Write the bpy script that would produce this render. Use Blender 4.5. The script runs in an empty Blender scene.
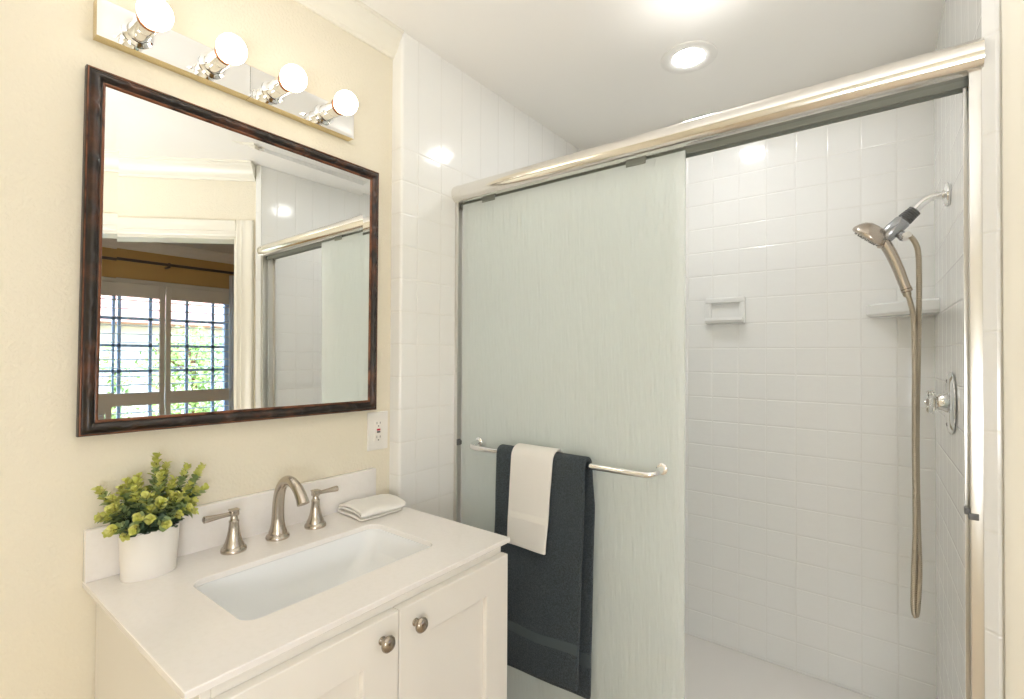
import bpy, bmesh, math, random
from mathutils import Vector, Matrix, noise
random.seed(7)
S = bpy.context.scene
COL = S.collection
PI = math.pi

# ------------------------------------------------------------------ camera
CX, CH = 1.32, 1.3414
cam_d = bpy.data.cameras.new('camera')
cam_d.sensor_width = 36.0
cam_d.lens = 490.315 / 1024 * 36.0
cam_d.clip_start = 0.02
cam = bpy.data.objects.new('camera', cam_d)
COL.objects.link(cam)
yaw, pit, rol = 0.653357, 0.01063, 0.00516978
fw = Vector((-math.sin(yaw) * math.cos(pit), math.cos(yaw) * math.cos(pit), math.sin(pit)))
rt = Vector((math.cos(yaw), math.sin(yaw), 0))
up = rt.cross(fw)
r2 = math.cos(rol) * rt + math.sin(rol) * up
u2 = -math.sin(rol) * rt + math.cos(rol) * up
M = Matrix((r2, u2, -fw)).transposed().to_4x4()
M.translation = (CX, 0, CH)
cam.matrix_world = M
S.camera = cam

# ------------------------------------------------------------------ view, world, large lights
S.view_settings.view_transform = 'Standard'
S.view_settings.look = 'None'
S.view_settings.gamma = 1
S.view_settings.use_curve_mapping = False
S.view_settings.exposure = 0.56
S.cycles.max_bounces = 16
S.cycles.diffuse_bounces = 8
S.cycles.transmission_bounces = 12
S.cycles.glossy_bounces = 8

world = bpy.data.worlds.new('world')
S.world = world
world.use_nodes = True
wn = world.node_tree
sky = wn.nodes.new('ShaderNodeTexSky')
sky.sky_type = 'NISHITA'
sky.sun_disc = False
sky.sun_elevation = math.radians(48)
sky.sun_rotation = math.radians(200)
sky.dust_density = 2.0
wn.links.new(sky.outputs[0], wn.nodes['Background'].inputs[0])
wn.nodes['Background'].inputs[1].default_value = 1.35


def lamp(kind, name, loc, power, color=(1, 1, 1), direction=None, **kw):
    d = bpy.data.lights.new(name, kind)
    d.energy = power
    d.color = color
    for k, v in kw.items():
        setattr(d, k, v)
    o = bpy.data.objects.new(name, d)
    COL.objects.link(o)
    o.location = loc
    if direction:
        o.rotation_euler = Vector(direction).to_track_quat('-Z', 'Y').to_euler()
    return o


lamp('SUN', 'sun', (6, 4, 6), 3.6, (1.0, 0.95, 0.86), (-0.15, -0.75, -0.75), angle=0.01)
# the photographer's flash bounced off the ceiling above the shower header, and an added fill spot, also bounced, behind the camera
lamp('SPOT', 'flash_bounce', (0.88, 1.44, 2.20), 1.15, (1.0, 0.98, 0.97), (0, 0, 1),
     spot_size=math.radians(140), spot_blend=1.0, shadow_soft_size=0.03)
lamp('SPOT', 'fill_bounce_room', (1.22, -0.30, 1.30), 56.0, (0.90, 0.94, 1.0), (0.0, 0.36, 1),
     spot_size=math.radians(122), spot_blend=1.0, shadow_soft_size=0.05)

lamp('POINT', 'camera_fill', (1.64, -0.34, 1.12), 18.0, (0.90, 0.94, 1.0), shadow_soft_size=0.20)  # added soft fill behind the camera, brightens the lower walls and cabinet
lamp('POINT', 'bedroom_fill', (3.3, -0.9, 1.6), 26.0, (1.0, 0.95, 0.88), shadow_soft_size=0.12)  # added fill out of the mirror's view, lifts the reflected bedroom


# ------------------------------------------------------------------ materials
def base_mat(name):
    m = bpy.data.materials.new(name)
    m.use_nodes = True
    return m, m.node_tree, m.node_tree.nodes['Principled BSDF']


def mat(name, col, rough=0.5, metal=0.0, bump=None, var=None, spec=None, trans=0, ior=None, coat=0, sheen=0, sss=0):
    m, nt, b = base_mat(name)
    b.inputs['Base Color'].default_value = (*col, 1)
    b.inputs['Roughness'].default_value = rough
    b.inputs['Metallic'].default_value = metal
    if spec is not None:
        b.inputs['Specular IOR Level'].default_value = spec
    if trans:
        b.inputs['Transmission Weight'].default_value = trans
    if ior:
        b.inputs['IOR'].default_value = ior
    if coat:
        b.inputs['Coat Weight'].default_value = coat
        b.inputs['Coat Roughness'].default_value = 0.08
    if sheen:
        b.inputs['Sheen Weight'].default_value = sheen
        b.inputs['Sheen Roughness'].default_value = 0.5
    tc = nt.nodes.new('ShaderNodeTexCoord')
    if bump:
        scale, strength, dist = bump[:3]
        stretch = bump[3] if len(bump) > 3 else (1, 1, 1)
        mp = nt.nodes.new('ShaderNodeMapping')
        mp.inputs['Scale'].default_value = stretch
        nt.links.new(tc.outputs['Object'], mp.inputs[0])
        n = nt.nodes.new('ShaderNodeTexNoise')
        n.inputs['Scale'].default_value = scale
        n.inputs['Detail'].default_value = 3
        nt.links.new(mp.outputs[0], n.inputs['Vector'])
        bp = nt.nodes.new('ShaderNodeBump')
        bp.inputs['Strength'].default_value = strength
        bp.inputs['Distance'].default_value = dist
        nt.links.new(n.outputs[0], bp.inputs['Height'])
        nt.links.new(bp.outputs[0], b.inputs['Normal'])
    if var:
        col2, scale, stretch, lo, hi = var
        mp = nt.nodes.new('ShaderNodeMapping')
        mp.inputs['Scale'].default_value = stretch
        nt.links.new(tc.outputs['Object'], mp.inputs[0])
        n = nt.nodes.new('ShaderNodeTexNoise')
        n.inputs['Scale'].default_value = scale
        n.inputs['Detail'].default_value = 4
        nt.links.new(mp.outputs[0], n.inputs['Vector'])
        rp = nt.nodes.new('ShaderNodeValToRGB')
        rp.color_ramp.elements[0].position = lo
        rp.color_ramp.elements[1].position = hi
        rp.color_ramp.elements[0].color = (*col, 1)
        rp.color_ramp.elements[1].color = (*col2, 1)
        nt.links.new(n.outputs[0], rp.inputs[0])
        nt.links.new(rp.outputs[0], b.inputs['Base Color'])
    return m


def emit(name, col, strength):
    m = bpy.data.materials.new(name)
    m.use_nodes = True
    nt = m.node_tree
    nt.nodes.remove(nt.nodes['Principled BSDF'])
    e = nt.nodes.new('ShaderNodeEmission')
    e.inputs[0].default_value = (*col, 1)
    e.inputs[1].default_value = strength
    nt.links.new(e.outputs[0], nt.nodes['Material Output'].inputs[0])
    return m


def tile_mat(name, axis, off, zrow=2.0251, zmax=2.03, w=0.1084, grid=True, wcol=None):
    """white glazed tile with grout lines along one horizontal axis and the height"""
    m, nt, b = base_mat(name)
    L = nt.links.new
    tc = nt.nodes.new('ShaderNodeTexCoord')
    sp = nt.nodes.new('ShaderNodeSeparateXYZ')
    L(tc.outputs['Object'], sp.inputs[0])

    def math_(op, a, bb=None, c=None):
        n = nt.nodes.new('ShaderNodeMath')
        n.operation = op
        for i, v in enumerate((a, bb, c)):
            if v is None:
                continue
            if isinstance(v, (int, float)):
                n.inputs[i].default_value = v
            else:
                L(v, n.inputs[i])
        return n.outputs[0]

    def dist(sock, o, ww):
        f = math_('FRACT', math_('DIVIDE', math_('SUBTRACT', sock, o), ww))
        d = math_('MINIMUM', f, math_('SUBTRACT', 1.0, f))
        return math_('MULTIPLY', d, ww)                      # metres from the nearest grout line
    da = dist(sp.outputs[axis], off, wcol or w)
    dz = dist(sp.outputs[2], zrow, w)
    above = math_('GREATER_THAN', sp.outputs[2], zmax)
    dz = math_('ADD', dz, above)
    d = math_('MINIMUM', da, dz)
    mr = nt.nodes.new('ShaderNodeMapRange')
    mr.interpolation_type = 'SMOOTHSTEP'
    mr.inputs['From Min'].default_value = 0.0006
    mr.inputs['From Max'].default_value = 0.0045
    L(d, mr.inputs['Value'])
    mg = nt.nodes.new('ShaderNodeMapRange')
    mg.inputs['From Min'].default_value = 0.0010
    mg.inputs['From Max'].default_value = 0.0020
    L(d, mg.inputs['Value'])
    mix = nt.nodes.new('ShaderNodeMix')
    mix.data_type = 'RGBA'
    L(mg.outputs[0], mix.inputs[0])
    mix.inputs[6].default_value = (0.83, 0.825, 0.80, 1)
    mix.inputs[7].default_value = (0.85, 0.85, 0.835, 1)
    L(mix.outputs[2], b.inputs['Base Color'])
    b.inputs['Roughness'].default_value = 0.12
    nz = nt.nodes.new('ShaderNodeTexNoise')
    nz.inputs['Scale'].default_value = 38
    nz.inputs['Detail'].default_value = 2
    L(tc.outputs['Object'], nz.inputs['Vector'])
    h = math_('ADD', mr.outputs[0], math_('MULTIPLY', nz.outputs[0], 0.42))
    bp = nt.nodes.new('ShaderNodeBump')
    bp.inputs['Strength'].default_value = 0.6
    bp.inputs['Distance'].default_value = 0.0016
    L(h, bp.inputs['Height'])
    L(bp.outputs[0], b.inputs['Normal'])
    return m


def rain_glass(name):
    m = bpy.data.materials.new(name)
    m.use_nodes = True
    nt = m.node_tree
    L = nt.links.new
    nt.nodes.remove(nt.nodes['Principled BSDF'])
    tc = nt.nodes.new('ShaderNodeTexCoord')
    mp = nt.nodes.new('ShaderNodeMapping')
    mp.inputs['Scale'].default_value = (1, 1, 0.09)
    L(tc.outputs['Object'], mp.inputs[0])
    n = nt.nodes.new('ShaderNodeTexNoise')
    n.inputs['Scale'].default_value = 120
    n.inputs['Detail'].default_value = 2
    L(mp.outputs[0], n.inputs['Vector'])
    bp = nt.nodes.new('ShaderNodeBump')
    bp.inputs['Strength'].default_value = 0.75
    bp.inputs['Distance'].default_value = 0.004
    L(n.outputs[0], bp.inputs['Height'])
    gl = nt.nodes.new('ShaderNodeBsdfGlass')
    gl.inputs['Color'].default_value = (0.985, 1.0, 0.992, 1)
    gl.inputs['Roughness'].default_value = 0.22
    gl.inputs['IOR'].default_value = 1.35
    L(bp.outputs[0], gl.inputs['Normal'])
    tl = nt.nodes.new('ShaderNodeBsdfTranslucent')
    tl.inputs['Color'].default_value = (0.95, 0.97, 0.955, 1)
    L(bp.outputs[0], tl.inputs['Normal'])
    df = nt.nodes.new('ShaderNodeBsdfDiffuse')
    df.inputs['Color'].default_value = (0.90, 0.945, 0.93, 1)
    L(bp.outputs[0], df.inputs['Normal'])
    m1 = nt.nodes.new('ShaderNodeMixShader')
    m1.inputs[0].default_value = 0.68
    L(tl.outputs[0], m1.inputs[1])
    L(df.outputs[0], m1.inputs[2])
    m2 = nt.nodes.new('ShaderNodeMixShader')
    m2.inputs[0].default_value = 0.55
    L(gl.outputs[0], m2.inputs[1])
    L(m1.outputs[0], m2.inputs[2])
    L(m2.outputs[0], nt.nodes['Material Output'].inputs[0])
    return m


def clear_pane(name):
    m = bpy.data.materials.new(name)
    m.use_nodes = True
    nt = m.node_tree
    L = nt.links.new
    nt.nodes.remove(nt.nodes['Principled BSDF'])
    t = nt.nodes.new('ShaderNodeBsdfTransparent')
    t.inputs[0].default_value = (0.96, 0.98, 0.98, 1)
    g = nt.nodes.new('ShaderNodeBsdfGlossy')
    g.inputs['Roughness'].default_value = 0.02
    f = nt.nodes.new('ShaderNodeFresnel')
    f.inputs[0].default_value = 1.25
    x = nt.nodes.new('ShaderNodeMixShader')
    L(f.outputs[0], x.inputs[0])
    L(t.outputs[0], x.inputs[1])
    L(g.outputs[0], x.inputs[2])
    L(x.outputs[0], nt.nodes['Material Output'].inputs[0])
    return m


def sheer(name):
    m = bpy.data.materials.new(name)
    m.use_nodes = True
    nt = m.node_tree
    L = nt.links.new
    nt.nodes.remove(nt.nodes['Principled BSDF'])
    a = nt.nodes.new('ShaderNodeBsdfTranslucent')
    a.inputs[0].default_value = (0.78, 0.84, 0.9, 1)
    d = nt.nodes.new('ShaderNodeBsdfDiffuse')
    d.inputs[0].default_value = (0.75, 0.78, 0.8, 1)
    t = nt.nodes.new('ShaderNodeBsdfTransparent')
    x = nt.nodes.new('ShaderNodeMixShader')
    L(a.outputs[0], x.inputs[1])
    L(d.outputs[0], x.inputs[2])
    y = nt.nodes.new('ShaderNodeMixShader')
    y.inputs[0].default_value = 0.4
    L(x.outputs[0], y.inputs[1])
    L(t.outputs[0], y.inputs[2])
    L(y.outputs[0], nt.nodes['Material Output'].inputs[0])
    return m


CREAM = mat('cream_wall_paint', (0.80, 0.745, 0.615), 0.55, bump=(130, 0.5, 0.004))
CEIL = mat('ceiling_paint', (0.87, 0.85, 0.81), 0.6, bump=(160, 0.08, 0.002))
TRIM = mat('white_trim_paint', (0.82, 0.79, 0.70), 0.35)
T_LEFT = tile_mat('tile_shower_left', 1, 1.1265)
T_BACK = tile_mat('tile_shower_back', 0, 0.6988, zmax=2.14)
T_RIGHT = tile_mat('tile_shower_right', 1, 1.40)
T_PIER = tile_mat('tile_pier', 1, -5.0, wcol=20.0)
T_STRIP = tile_mat('tile_bullnose', 1, -5.0, w=0.19, zrow=1.58, zmax=2.6, wcol=20.0)
GLAZE = mat('white_ceramic_glaze', (0.80, 0.80, 0.785), 0.12)
PAN = mat('shower_pan_acrylic', (0.84, 0.81, 0.78), 0.25)
FLOOR = mat('floor_tile', (0.62, 0.52, 0.40), 0.35, var=((0.55, 0.45, 0.34), 6, (1, 1, 1), 0.35, 0.65))
TAN = mat('tan_bedroom_paint', (0.50, 0.33, 0.13), 0.6)
BCEIL = mat('bedroom_ceiling_shade', (0.50, 0.50, 0.48), 0.6)  # the bedroom's shade is put into this grey
SHUT = mat('shutter_paint', (0.62, 0.60, 0.56), 0.4)
SASH = mat('blue_grey_sash_paint', (0.42, 0.56, 0.80), 0.4)
QUARTZ = mat('white_quartz', (0.84, 0.81, 0.785), 0.14, var=((0.82, 0.79, 0.76), 90, (1, 1, 1), 0.45, 0.7))
PORC = mat('white_porcelain', (0.83, 0.845, 0.855), 0.08)
CAB = mat('white_cabinet_paint', (0.80, 0.77, 0.715), 0.3)
NICKEL = mat('brushed_nickel', (0.52, 0.465, 0.40), 0.27, 1.0)
KNOBM = mat('knob_nickel', (0.40, 0.35, 0.29), 0.26, 1.0)
CHROME = mat('polished_chrome', (0.86, 0.86, 0.86), 0.05, 1.0)
HEADM = mat('satin_header_metal', (0.82, 0.80, 0.76), 0.14, 1.0)
JAMBM = mat('satin_jamb_metal', (0.70, 0.69, 0.66), 0.28, 1.0)
GREYM = mat('grey_track_shaded', (0.17, 0.18, 0.155), 0.5)  # grey track and hangers, darkened in colour for the shadow under the header
MIRRORPL = mat('mirror_plate', (0.90, 0.90, 0.88), 0.015, 1.0)
MIRROR = mat('mirror_silver', (0.93, 0.94, 0.925), 0.0, 1.0)
EDGE_REFL = mat('edge_wall_reflection', (0.72, 0.60, 0.36), 0.25, 1.0)  # chrome sides coloured gold to carry the cream wall's reflection
BRONZE = mat('bronze_rim', (0.30, 0.13, 0.06), 0.35, 0.8)
FRAME = mat('carved_dark_wood', (0.012, 0.007, 0.005), 0.36, coat=0.15,
            var=((0.120, 0.040, 0.018), 14, (1, 1, 1), 0.50, 0.75), bump=(60, 0.25, 0.003))
COPPER = mat('rubbed_copper_edge', (0.20, 0.075, 0.035), 0.3, 0.3, var=((0.03, 0.012, 0.008), 25, (1, 1, 1), 0.45, 0.7))
BLACK = mat('black_rubber', (0.02, 0.02, 0.02), 0.45)
DKGREY = mat('dark_grey_plastic', (0.10, 0.10, 0.10), 0.4)
GREYPL = mat('grey_chrome_plastic', (0.42, 0.43, 0.45), 0.22, 0.85)
WPL = mat('white_plastic', (0.83, 0.81, 0.77), 0.3)
REDPL = mat('red_plastic', (0.55, 0.02, 0.05), 0.4)
HOSE = mat('brass_nickel_hose', (0.50, 0.44, 0.35), 0.30, 1.0)
SHEAD = mat('champagne_nickel', (0.57, 0.50, 0.43), 0.27, 1.0)
ACRYL = mat('clear_acrylic', (0.97, 0.98, 0.98), 0.03, trans=1.0, ior=1.45)
RAIN = rain_glass('rain_glass')
PANE = clear_pane('window_pane_glass')
SHEER = sheer('sheer_curtain')
DTOWEL = mat('dark_slate_terry', (0.030, 0.042, 0.053), 0.95, bump=(420, 1.0, 0.006), sheen=0.08,
             var=((0.060, 0.080, 0.096), 260, (1, 1, 1), 0.4, 0.65))
DBAND = mat('dark_slate_band', (0.068, 0.088, 0.098), 0.8, bump=(600, 0.3, 0.001, (1, 1, 6)))
WTOWEL = mat('white_terry', (0.87, 0.85, 0.81), 0.95, bump=(500, 0.9, 0.004), sheen=0.1)
WBAND = mat('white_band', (0.85, 0.83, 0.78), 0.85, bump=(500, 0.3, 0.001, (1, 1, 6)))
WCLOTH = mat('white_washcloth', (0.86, 0.84, 0.80), 0.95, bump=(500, 0.6, 0.003), sheen=0.2)
POTM = mat('white_pot_ceramic', (0.82, 0.79, 0.75), 0.3)
SOIL = mat('dark_moss', (0.03, 0.04, 0.02), 0.9, bump=(200, 0.8, 0.01))
LEAFD = mat('leaf_dark', (0.075, 0.140, 0.075), 0.5, var=((0.16, 0.24, 0.15), 60, (1, 1, 1), 0.4, 0.7))
LEAFM = mat('leaf_mid', (0.27, 0.36, 0.15), 0.5, var=((0.38, 0.45, 0.20), 60, (1, 1, 1), 0.4, 0.7))
LEAFY = mat('leaf_yellow', (0.55, 0.58, 0.12), 0.5, var=((0.68, 0.66, 0.26), 60, (1, 1, 1), 0.4, 0.7))
STEM = mat('stem_brown_green', (0.10, 0.11, 0.05), 0.7)
BULB = emit('lit_bulb', (1.0, 0.90, 0.76), 7.5)
LENS = emit('lit_downlight_lens', (0.96, 0.98, 1.0), 84.0)
DOME = emit('lit_dome_glass', (1.0, 0.86, 0.66), 4.0)
FOLI = mat('tree_foliage', (0.16, 0.30, 0.05), 0.6, var=((0.38, 0.50, 0.16), 3, (1, 1, 1), 0.4, 0.65))
BARK = mat('bark', (0.20, 0.10, 0.06), 0.9)
STUCCO = mat('pale_stucco', (0.62, 0.60, 0.57), 0.8)
ROOF = mat('clay_roof', (0.55, 0.28, 0.22), 0.8, bump=(40, 0.5, 0.02))
LAWN = mat('garden_ground', (0.30, 0.32, 0.18), 0.9)
RODM = mat('dark_rod_metal', (0.12, 0.11, 0.11), 0.3, 0.9)


# ------------------------------------------------------------------ mesh helpers
def NB():
    return bmesh.new()


def box(bm, lo, hi, bev=0.0, seg=2, rot=None, mi=0):
    lo, hi = Vector(lo), Vector(hi)
    r = bmesh.ops.create_cube(bm, size=1.0)
    vs = r['verts']
    c, s = (lo + hi) / 2, hi - lo
    for v in vs:
        v.co = Vector((v.co.x * s.x, v.co.y * s.y, v.co.z * s.z)) + c
    fs = {f for v in vs for f in v.link_faces}
    for f in fs:
        f.material_index = mi
    if bev > 0:
        es = list({e for v in vs for e in v.link_edges})
        q = bmesh.ops.bevel(bm, geom=es, offset=min(bev, 0.45 * min(s)), segments=seg, profile=0.6, affect='EDGES')
        vs = list(set(q['verts']) | {v for f in q['faces'] for v in f.verts} | {v for v in vs if v.is_valid})
    if rot is not None:
        for v in vs:
            v.co = rot @ v.co
    return vs


def frames(pts):
    pts = [Vector(p) for p in pts]
    n = len(pts)
    tg = []
    for i in range(n):
        a, b = pts[max(0, i - 1)], pts[min(n - 1, i + 1)]
        tg.append((b - a).normalized())
    t0 = tg[0]
    ref = Vector((0, 0, 1)) if abs(t0.z) < 0.9 else Vector((1, 0, 0))
    nx = t0.cross(ref).normalized()
    out = []
    for i in range(n):
        nx = (nx - tg[i] * nx.dot(tg[i])).normalized()
        out.append((pts[i], nx, tg[i].cross(nx)))
    return out


def tube(bm, pts, rad, seg=12, cap=True, mi=0, squash=1.0):
    fr = frames(pts)
    n = len(fr)
    if isinstance(rad, (int, float)):
        rad = [rad] * n
    rings = []
    for (p, a, b), r in zip(fr, rad):
        rings.append([bm.verts.new(p + (a * math.cos(2 * PI * k / seg) + b * math.sin(2 * PI * k / seg) * squash) * r) for k in range(seg)])
    for i in range(n - 1):
        for k in range(seg):
            f = bm.faces.new((rings[i][k], rings[i][(k + 1) % seg], rings[i + 1][(k + 1) % seg], rings[i + 1][k]))
            f.material_index = mi
            f.smooth = True
    if cap:
        for rg, fl in ((rings[0], True), (rings[-1], False)):
            f = bm.faces.new(list(reversed(rg)) if fl else rg)
            f.material_index = mi
    return rings


def smooth_path(ctrl, n=8):
    P = [Vector(p) for p in ctrl]
    P = [P[0] * 2 - P[1]] + P + [P[-1] * 2 - P[-2]]
    out = []
    for i in range(1, len(P) - 2):
        p0, p1, p2, p3 = P[i - 1:i + 3]
        for k in range(n):
            t = k / n
            out.append(0.5 * ((2 * p1) + (p2 - p0) * t + (2 * p0 - 5 * p1 + 4 * p2 - p3) * t * t + (3 * p1 - p0 - 3 * p2 + p3) * t ** 3))
    out.append(P[-2])
    return out


def lathe(bm, prof, origin, axis=(0, 0, 1), seg=32, cap0=True, cap1=True, mi=0, ell=None):
    """prof: list of (radius, height along the axis)"""
    ax = Vector(axis).normalized()
    ref = Vector((0, 0, 1)) if abs(ax.z) < 0.9 else Vector((0, 1, 0))
    a = (ref - ax * ref.dot(ax)).normalized()
    b = ax.cross(a)
    o = Vector(origin)
    rings = []
    for r, h in prof:
        if r < 1e-6:
            rings.append([bm.verts.new(o + ax * h)])
        else:
            rings.append([bm.verts.new(o + ax * h + (a * math.cos(2 * PI * k / seg) * (ell[0] if ell else 1) + b * math.sin(2 * PI * k / seg) * (ell[1] if ell else 1)) * r) for k in range(seg)])
    for i in range(len(rings) - 1):
        A, B = rings[i], rings[i + 1]
        for k in range(seg):
            k2 = (k + 1) % seg
            if len(A) == 1 and len(B) == 1:
                continue
            if len(A) == 1:
                vs = (A[0], B[k2], B[k])
            elif len(B) == 1:
                vs = (A[k], A[k2], B[0])
            else:
                vs = (A[k], A[k2], B[k2], B[k])
            f = bm.faces.new(vs)
            f.smooth = True
            f.material_index = mi
    if cap0 and len(rings[0]) > 1:
        bm.faces.new(list(reversed(rings[0]))).material_index = mi
    if cap1 and len(rings[-1]) > 1:
        bm.faces.new(rings[-1]).material_index = mi
    return rings


def extrude(bm, prof, p0, p1, A, B, mi=0, smooth=False, cap=True):
    """closed 2-D profile (a, b) swept from p0 to p1"""
    A, B, p0, p1 = Vector(A), Vector(B), Vector(p0), Vector(p1)
    r0 = [bm.verts.new(p0 + A * a + B * b) for a, b in prof]
    r1 = [bm.verts.new(p1 + A * a + B * b) for a, b in prof]
    n = len(prof)
    for k in range(n):
        f = bm.faces.new((r0[k], r0[(k + 1) % n], r1[(k + 1) % n], r1[k]))
        f.smooth = smooth
        f.material_index = mi
    if cap:
        bm.faces.new(list(reversed(r0))).material_index = mi
        bm.faces.new(r1).material_index = mi


def obj(name, bm, mats, parent=None, smooth=None, local=False):
    bmesh.ops.recalc_face_normals(bm, faces=bm.faces[:])
    me = bpy.data.meshes.new(name)
    if parent is not None and not local:
        q = parent
        off = Vector((0, 0, 0))
        while q is not None:
            off += q.location
            q = q.parent
        for v in bm.verts:
            v.co -= off
    if smooth is True:
        for f in bm.faces:
            f.smooth = True
    bm.to_mesh(me)
    bm.free()
    for m in (mats if isinstance(mats, (list, tuple)) else [mats]):
        me.materials.append(m)
    if smooth is True or smooth is None:
        try:
            me.set_sharp_from_angle(angle=math.radians(38))
        except Exception:
            pass
    o = bpy.data.objects.new(name, me)
    COL.objects.link(o)
    if parent is not None:
        o.parent = parent
    return o


def tag(o, label, cat, group=None, kind=None):
    o['label'] = label
    o['category'] = cat
    if group:
        o['group'] = group
    if kind:
        o['kind'] = kind
    return o


def thing(name, label, cat, loc, group=None):
    o = bpy.data.objects.new(name, None)
    o.empty_display_size = 0.05
    COL.objects.link(o)
    o.location = loc
    return tag(o, label, cat, group)


def struct(name, bm, m, label=None, **kw):
    o = obj(name, bm, m, **kw)
    o['kind'] = 'structure'
    o['label'] = label or name.replace('_', ' ')
    o['category'] = name.split('_')[0]
    return o


def copy_tree(o, parent=None):
    c = o.copy()
    COL.objects.link(c)
    if parent is not None:
        c.parent = parent
    for ch in list(o.children):
        copy_tree(ch, c)
    return c


# ------------------------------------------------------------------ the setting
ZC = 2.41          # ceiling height
PY = 1.055         # the front face of the tiled pier
SB = 2.29          # shower back wall
DW = 2.785         # the angled door wall runs along x + y = DW
dirw = Vector((0.70711, -0.70711, 0))      # along the angled wall, away from the shower
nrm = Vector((-0.70711, -0.70711, 0))      # its face towards the bathroom
W0 = Vector((1.472, DW - 1.472, 0))        # its corner at the shower


def wp(s, n, z):
    return W0 + dirw * s + nrm * n + Vector((0, 0, z))


bm = NB(); box(bm, (-0.12, -1.1, 0), (0, PY + 0.02, ZC))
struct('wall_left', bm, CREAM, 'cream textured wall behind the vanity')
bm = NB()
prof = [(-0.12, PY)]
rr_ = 0.010
for k in range(7):
    t = -PI / 2 + PI / 2 * k / 6
    prof.append((0.05 - rr_ + rr_ * math.cos(t), PY + rr_ + rr_ * math.sin(t)))
prof += [(0.05, SB + 0.1), (-0.12, SB + 0.1)]
extrude(bm, prof, (0, 0, 0), (0, 0, ZC), (1, 0, 0), (0, 1, 0))
for f in bm.faces:
    if f.normal.y < -0.5 or (abs(f.normal.z) < 0.5 and max(v.co.y for v in f.verts) < PY + 0.02):
        f.material_index = 1
        f.smooth = True
struct('wall_shower_left', bm, [T_LEFT, T_PIER], 'white tiled shower wall with a rounded front edge beside the mirror')
bm = NB(); box(bm, (-0.12, SB, 0), (1.62, SB + 0.1, ZC))
struct('wall_shower_back', bm, T_BACK, 'white tiled back wall of the shower')
bm = NB()
extrude(bm, [(1.472, 1.313), (1.4535, SB + 0.02), (1.60, SB + 0.1), (1.60, 1.313)], (0, 0, 0), (0, 0, ZC), (1, 0, 0), (0, 1, 0))
struct('wall_shower_right', bm, T_RIGHT, 'white tiled shower wall carrying the shower arm')
# bullnose tile strip on the angled wall
bm = NB()
extrude(bm, [(0, 0), (0, 0.006), (0.002, 0.009), (0.026, 0.009), (0.030, 0.005), (0.030, 0)], wp(0, 0, 0), wp(0, 0, ZC), dirw, nrm, smooth=False)
struct('trim_1', bm, T_STRIP, 'narrow white bullnose tile strip at the corner right of the shower door')
# angled wall with the door opening
s1, s2, s3 = 0.132, 0.90, 1.62
HD = 2.008
bm = NB()
for a, b, z0, z1 in ((0.0, s1, 0, ZC), (s2, s3, 0, ZC), (s1, s2, HD, ZC)):
    extrude(bm, [(a, 0), (b, 0), (b, -0.11), (a, -0.11)], W0 + Vector((0, 0, z0)), W0 + Vector((0, 0, z1)), dirw, nrm)
struct('wall_right', bm, CREAM, 'cream angled wall with the doorway to the bedroom')
P3 = wp(s3, 0, 0)
bm = NB(); box(bm, (P3.x, -2.2, 0), (P3.x + 0.1, P3.y + 0.02, ZC))
struct('wall_front_right', bm, CREAM, 'cream wall behind the camera')
bm = NB(); box(bm, (-0.12, -1.2, 0), (P3.x + 0.05, -1.1, ZC))
struct('wall_front', bm, CREAM, 'cream wall behind the camera opposite the shower')
bm = NB(); box(bm, (-0.12, -1.2, ZC), (1.62, SB + 0.1, ZC + 0.1)); box(bm, (1.62, -1.2, ZC), (P3.x + 0.1, 1.165, ZC + 0.1))
struct('ceiling', bm, CEIL, 'off-white ceiling')
bm = NB()
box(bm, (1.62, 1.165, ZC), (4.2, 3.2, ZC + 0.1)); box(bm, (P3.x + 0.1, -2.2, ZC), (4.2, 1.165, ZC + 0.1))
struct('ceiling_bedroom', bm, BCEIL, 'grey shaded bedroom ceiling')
bm = NB(); box(bm, (-0.12, -2.2, -0.1), (4.2, 3.2, 0))
struct('floor', bm, FLOOR, 'tan tiled floor')
# bedroom shell; its window wall is at x = 4.05
BX = 4.05
WY0, WY1, WZ0, WZ1 = -0.35, 2.25, 0.86, 2.0
bm = NB()
box(bm, (BX, -2.2, 0), (BX + 0.14, WY0, ZC)); box(bm, (BX, WY1, 0), (BX + 0.14, 3.2, ZC))
box(bm, (BX, WY0, 0), (BX + 0.14, WY1, WZ0)); box(bm, (BX, WY0, WZ1), (BX + 0.14, WY1, ZC))
struct('wall_bedroom_window', bm, TAN, 'tan bedroom wall around the shuttered window')
bm = NB(); box(bm, (1.5, 3.1, 0), (4.2, 3.2, ZC))
struct('wall_bedroom_back', bm, TAN, 'tan bedroom wall')
bm = NB(); box(bm, (1.55, SB, 0), (1.65, 3.2, ZC))
struct('wall_bedroom_left', bm, TAN, 'tan bedroom wall behind the shower')
bm = NB(); box(bm, (P3.x, -2.3, 0), (4.2, -2.2, ZC))
struct('wall_bedroom_front', bm, TAN, 'tan bedroom wall')

# door casing around the opening
def casing_prof(w, t):
    return [(0, 0), (0, t * 0.55), (w * 0.10, t * 0.75), (w * 0.18, t * 0.62), (w * 0.30, t * 0.62), (w * 0.36, t * 0.85), (w * 0.46, t * 0.72),
            (w * 0.70, t * 0.80), (w * 0.78, t), (w * 0.95, t), (w, t * 0.8), (w, 0)]


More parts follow.
